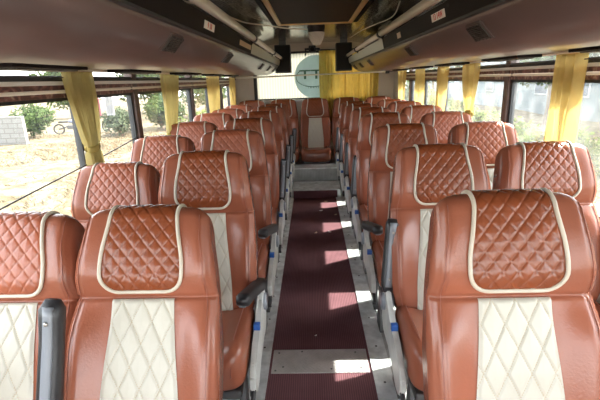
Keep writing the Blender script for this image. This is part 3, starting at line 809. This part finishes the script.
rear_curtain(.70, 1.02, 1.90, .90, Y1-.06, 6, 'yellow curtain at the right corner of the rear window', 6)
t = thing('rear_curtain_rod', 'white rod spanning the bus in front of the rear window', 'rod', (0, Y1-.30, 1.553))
b = NB(); tube(b, [(-1.24, 0, 0), (1.12, 0, .02)], .012, 10); obj('rod', b, tube_m, t, True)
for x in (-1.25, 1.12):
    b = NB(); box(b, x-.03, x+.03, -.02, .02, -.03 if x < 0 else -.01, .03 if x < 0 else .05, .005); obj('rod_bracket', b, black, t)
b = NB(); tube(b, [(1.12, 0, .02), (1.27, 0, .025)], .008, 8); obj('rod_stub', b, steel, t, True)
b = NB(); tube(b, [(.06, Y1-.05, 1.935), (1.05, Y1-.05, 1.935)], .009, 8); tag(obj('curtain_rod', b, steel, None, True), 'short dark rod carrying the tall rear curtains', 'rod')

# ------------------------------------------------------------------ outside
def ground_mat():
    m = mat('dry_grass_ground', (.5, .4, .25), .95, spec=.1); n = m.node_tree.nodes; l = m.node_tree.links; b = n['Principled BSDF']
    tc = n.new('ShaderNodeTexCoord'); v = n.new('ShaderNodeTexNoise'); v.inputs['Scale'].default_value = 2.2; v.inputs['Detail'].default_value = 10; v.inputs['Roughness'].default_value = .75
    l.new(tc.outputs['Object'], v.inputs['Vector']); cr = n.new('ShaderNodeValToRGB'); e = cr.color_ramp.elements
    e[0].position = .33; e[0].color = (.03, .026, .014, 1); e[1].position = .66; e[1].color = (.20, .165, .12, 1)
    for p, c in ((.44, (.075, .06, .033, 1)), (.53, (.125, .10, .065, 1))): k = e.new(p); k.color = c
    l.new(v.outputs[0], cr.inputs[0]); l.new(cr.outputs[0], b.inputs['Base Color']); return m
GZ = -1.15
b = NB(); N = 60
g = [[b.verts.new((-60+2*i, -30+2*j, GZ+.10*sin(i*1.3)*cos(j*.9)+.12*random.random())) for j in range(N+1)] for i in range(N+1)]
for i in range(N):
    for j in range(N): b.faces.new((g[i][j], g[i+1][j], g[i+1][j+1], g[i][j+1]))
go = obj('ground', b, ground_mat(), None, True); go['kind'] = 'structure'
def tufts(seed, n, xr, yr, m, name, lab):
    rnd = random.Random(seed); b = NB()
    for _ in range(n):
        x, y = rnd.uniform(*xr), rnd.uniform(*yr); k = rnd.randint(4, 7); hh = rnd.uniform(.04, .17)
        for q in range(k):
            a = rnd.uniform(0, 2*pi); w2 = rnd.uniform(.006, .014); ln = rnd.uniform(.03, .2)
            p = Vector((x+rnd.uniform(-.08, .08), y+rnd.uniform(-.08, .08), GZ+.02)); d = Vector((cos(a), sin(a), 0)); o_ = Vector((-sin(a), cos(a), 0))*w2
            v = [b.verts.new(p-o_), b.verts.new(p+o_), b.verts.new(p+d*ln*.5+Vector((0, 0, hh*.7))+o_*.6), b.verts.new(p+d*ln+Vector((0, 0, hh)))]
            b.faces.new((v[0], v[1], v[2])); b.faces.new((v[0], v[2], v[3]))
    return tag(obj(name, b, m), lab, 'grass', None, 'stuff')
straw = mat('straw_grass', (.15, .118, .065), .9); greeng = mat('green_grass', (.09, .13, .03), .9)
tufts(1, 6500, (-16, -2.2), (-1, 24), straw, 'dry_grass', 'straw coloured dry grass over the ground left of the bus')
tufts(2, 3000, (2.2, 10), (-1, 20), greeng, 'green_grass', 'low green grass growing right of the bus')
# blocks of rubble on the dry ground
def bush_mesh(seed, n, rx, rz, m, leaf=.09):
    rnd = random.Random(seed); b = NB()
    lobes = [(Vector((rnd.uniform(-.6, .6)*rx, rnd.uniform(-.6, .6)*rx, rnd.uniform(.35, .8)*rz)), rnd.uniform(.35, .6)) for _ in range(9)]
    for _ in range(n):
        c, r_ = rnd.choice(lobes); d = Vector((rnd.gauss(0, 1), rnd.gauss(0, 1), rnd.gauss(0, 1))).normalized()
        p = c+Vector((d.x*r_*rx, d.y*r_*rx, d.z*r_*rz*.7))*rnd.uniform(.6, 1.05)
        if p.z < .02: p.z = rnd.uniform(.02, .3)
        a = Vector((rnd.gauss(0, 1), rnd.gauss(0, 1), rnd.gauss(0, .6))).normalized(); c2 = a.cross(d+Vector((.01, .02, .03))).normalized(); l_ = leaf*rnd.uniform(.6, 1.4)
        b.faces.new([b.verts.new(p-a*l_), b.verts.new(p+c2*l_*.4), b.verts.new(p+a*l_), b.verts.new(p-c2*l_*.4)])
    me = bpy.data.meshes.new('foliage'); b.to_mesh(me); b.free(); me.materials.append(m); return me
lg = [cloth_mat('leaf_mid_green', (.045, .075, .018), .3), cloth_mat('leaf_yellow_green', (.10, .13, .025), .35), cloth_mat('leaf_grey_green', (.07, .09, .05), .3)]
BM = [bush_mesh(11, 2200, 1.0, 1.4, lg[0]), bush_mesh(12, 2000, 1.1, 1.2, lg[1]), bush_mesh(13, 2000, 1.0, 1.3, lg[2])]
TM = bush_mesh(21, 3200, 1.9, 2.6, lg[0], .14)
def bush(x, y, k, sc, lab):
    t = thing('bush', lab, 'bush', (x, y, GZ+.02), 'bushes outside the windows'); o = bpy.data.objects.new('foliage', BM[k]); COL.objects.link(o); o.parent = t; o.scale = (sc, sc, sc); o.rotation_euler.z = random.uniform(0, 6)
    b = NB(); tube(b, [(0, 0, -.1), (.03, 0, .35*sc), (.06, .05, .8*sc)], [.05*sc, .04*sc, .02*sc], 7); obj('stem', b, bark, t, True)
bark = mat('bark', (.14, .10, .07), .9, bump=.5, bscale=20)
def tree(x, y, h, sc, lab):
    t = thing('tree', lab, 'tree', (x, y, GZ+.02), 'trees outside'); o = bpy.data.objects.new('crown', TM); COL.objects.link(o); o.parent = t; o.scale = (sc, sc, sc); o.location = (0, 0, h); o.rotation_euler.z = random.uniform(0, 6)
    b = NB(); tube(b, [(0, 0, -.1), (.08, 0, h*.6), (.02, .08, h+1.3*sc)], [.16, .12, .05], 9); obj('trunk', b, bark, t, True)
pl = ['far left, behind the block wall', 'left of the dark pillar beyond the dry ground', 'behind the hanging cloths on the left', 'seen through the second left window', 'seen beside the third left curtain', 'seen at the far left windows']
for k, (x, y, kd, sc) in enumerate(((-12.5, 14.0, 1, .9), (-15.5, 23, 0, 1.3), (-10.4, 22.8, 2, 1.1), (-8.6, 25, 0, 1.4), (-5.4, 20, 1, 1.2), (-4.0, 25.5, 1, 1.4))):
    bush(x, y, kd, sc, 'leafy bush outside, '+pl[k])
pr_ = ['behind the nearest right curtain', 'filling the second right window', 'left part of the second right window', 'behind the knotted right curtain', 'bright one beyond the third right curtain', 'at the far right windows', 'at the right picture edge']
for k, (x, y, kd, sc) in enumerate(((6.5, 5.6, 1, .9), (7.2, 8.0, 2, 1.0), (6.4, 10.8, 1, 1.1), (5.6, 14.0, 1, 1.3), (5.0, 18.3, 1, 1.6), (4.8, 23.5, 0, 1.8), (7.6, 2.9, 0, .9))):
    bush(x, y, kd, sc, 'leafy bush outside, '+pr_[k])
for k, (x, y, h, sc) in enumerate(((-27, 33, .6, 1.2), (-21, 37, .7, 1.4), (-8.5, 34, .6, 1.3), (10.4, 11, 1.6, 1.0), (10.2, 19, 1.8, 1.2), (8.5, 31, 1.8, 1.5))):
    tree(x, y, h, sc, ['tree farthest to the left outside', 'tree above the left bushes', 'tree seen past the third left curtain', 'tree beyond the nearest right windows', 'tree beyond the second right window', 'tree at the far end outside right'][k])
for k, (x, y, h, sc) in enumerate(((-32, 30, .5, 1.3), (-15, 40, .7, 1.5), (-5.5, 45, .6, 1.5))):
    tree(x, y, h, sc, ['low tree at the left picture edge outside', 'low tree behind the second left window', 'low tree near the far left windows'][k])
def block_mat(name, c1, c2, mo, sc):
    m = mat(name, c1, .9); n = m.node_tree.nodes; l = m.node_tree.links; tc = n.new('ShaderNodeTexCoord'); mp = n.new('ShaderNodeMapping'); mp.inputs['Rotation'].default_value = (R(90), 0, 0)
    br = n.new('ShaderNodeTexBrick'); br.inputs['Scale'].default_value = sc; br.inputs['Color1'].default_value = (*c1, 1); br.inputs['Color2'].default_value = (*c2, 1); br.inputs['Mortar'].default_value = (*mo, 1); br.inputs['Mortar Size'].default_value = .025
    l.new(tc.outputs['Object'], mp.inputs[0]); l.new(mp.outputs[0], br.inputs['Vector']); l.new(br.outputs['Color'], n['Principled BSDF'].inputs['Base Color']); return m
b = NB(); box(b, -4.2, 1.6, -.12, .12, 0, 1.45, .02); bw = tag(obj('block_wall', b, block_mat('pale_blockwork', (.155, .15, .14), (.175, .17, .16), (.12, .115, .10), 1.1), loc=(-15.1, 19.5, GZ)), 'pale concrete block wall beyond the dry ground on the left', 'wall')
ho = thing('house', 'long grey-blue rendered building beyond the right windows', 'building', (17.5, 15, GZ))
hm = mat('grey_blue_render', (.13, .15, .155), .8, var=.2, vscale=1.2)
b = NB(); box(b, -3, 3, -14, 44, 0, 5.2, .05); obj('wall_block', b, hm, ho)
b = NB(); box(b, -3.4, 3.2, -14.3, 44.3, 5.2, 5.45, .03); obj('roof_slab', b, mat('roof_concrete', (.2, .2, .19), .8), ho)
for k in range(13):
    b = NB(); box(b, -3.06, -2.98, -12+4*k, -10.4+4*k, 1.2, 2.9, .02); wf = obj('window_frame', b, mat('house_window_frame', (.3, .3, .3), .6), ho)
    b = NB(); box(b, -3.075, -3.06, -11.9+4*k, -10.5+4*k, 1.3, 2.8); obj('window_pane', b, mat('house_glass', (.04, .06, .09), .15), wf)
# cloths on a line
t = thing('washing_line', 'washing line strung outside beyond the first left curtain', 'line', (-10.0, 20.3, GZ))
b = NB(); tube(b, [(-1.6, 0, 2.25), (0, 0, 2.15), (1.6, 0, 2.25)], .01, 5); obj('line', b, black, t, True)
for x in (-1.6, 1.6):
    b = NB(); tube(b, [(x, 0, -.1), (x, 0, 2.3)], .04, 8); obj('post', b, steel, t, True)
for x, c, lab in ((-.9, (.08, .2, .23), 'teal cloth hanging on the washing line outside left'), (-.35, (.26, .09, .10), 'pink-red cloth hanging on the washing line outside left'), (.3, (.3, .3, .3), 'white cloth hanging on the washing line outside left')):
    b = NB(); N = 14; g = [[b.verts.new((.4*(j/N-.5), .03*sin(j*1.3+i*.2), -.9*i/8)) for j in range(N+1)] for i in range(9)]
    for i in range(8):
        for j in range(N): b.faces.new((g[i][j], g[i][j+1], g[i+1][j+1], g[i+1][j]))
    bmesh.ops.solidify(b, geom=b.faces[:], thickness=.004)
    tag(obj('cloth', b, mat('cloth', c, .8), None, True, (-10.0+x, 20.285, GZ+2.2)), lab, 'cloth', 'cloths on the washing line')
# wheels and mass of a parked motorbike by the bushes
def motorbike(x, y, rz, lab):
    t = thing('motorbike', lab, 'motorbike', (x, y, GZ+.03)); t.rotation_euler.z = rz
    for wx in (-.62, .62):
        b = NB(); tube(b, [(wx+.27*cos(a), 0, .30+.27*sin(a)) for a in [2*pi*i/24 for i in range(25)]], .045, 8, False)
        for k in range(6): tube(b, [(wx, 0, .30), (wx+.26*cos(k*pi/3), 0, .30+.26*sin(k*pi/3))], .008, 5)
        obj('wheel', b, rubber, t, True)
    b = NB(); tube(b, [(-.62, 0, .3), (-.2, 0, .42), (.2, 0, .38), (.35, 0, .75)], .04, 8); tube(b, [(.62, 0, .3), (.42, 0, .8), (.36, 0, .95)], .025, 8); box(b, -.18, .2, -.1, .1, .28, .5, .03); obj('frame', b, steel, t)
    b = NB(); r = bmesh.ops.create_uvsphere(b, u_segments=16, v_segments=10, radius=.2); bmesh.ops.scale(b, vec=(1.2, .6, .6), verts=r['verts']); bmesh.ops.translate(b, vec=(.14, 0, .72), verts=r['verts']); obj('fuel_tank', b, mat('tank_paint', (.2, .22, .3), .3), t, True)
    b = NB(); box(b, -.6, -.05, -.12, .12, .66, .76, .04); obj('saddle', b, black, t)
    b = NB(); tube(b, [(.30, -.32, 1.0), (.36, -.12, .97), (.36, .12, .97), (.30, .32, 1.0)], .014, 8); obj('handlebar', b, steel, t, True)
motorbike(-14.2, 24.5, .3, 'dark parked motorbike outside, left of the hanging cloths')
motorbike(-11.9, 25, -.4, 'dark parked motorbike outside, just left of the window pillar')
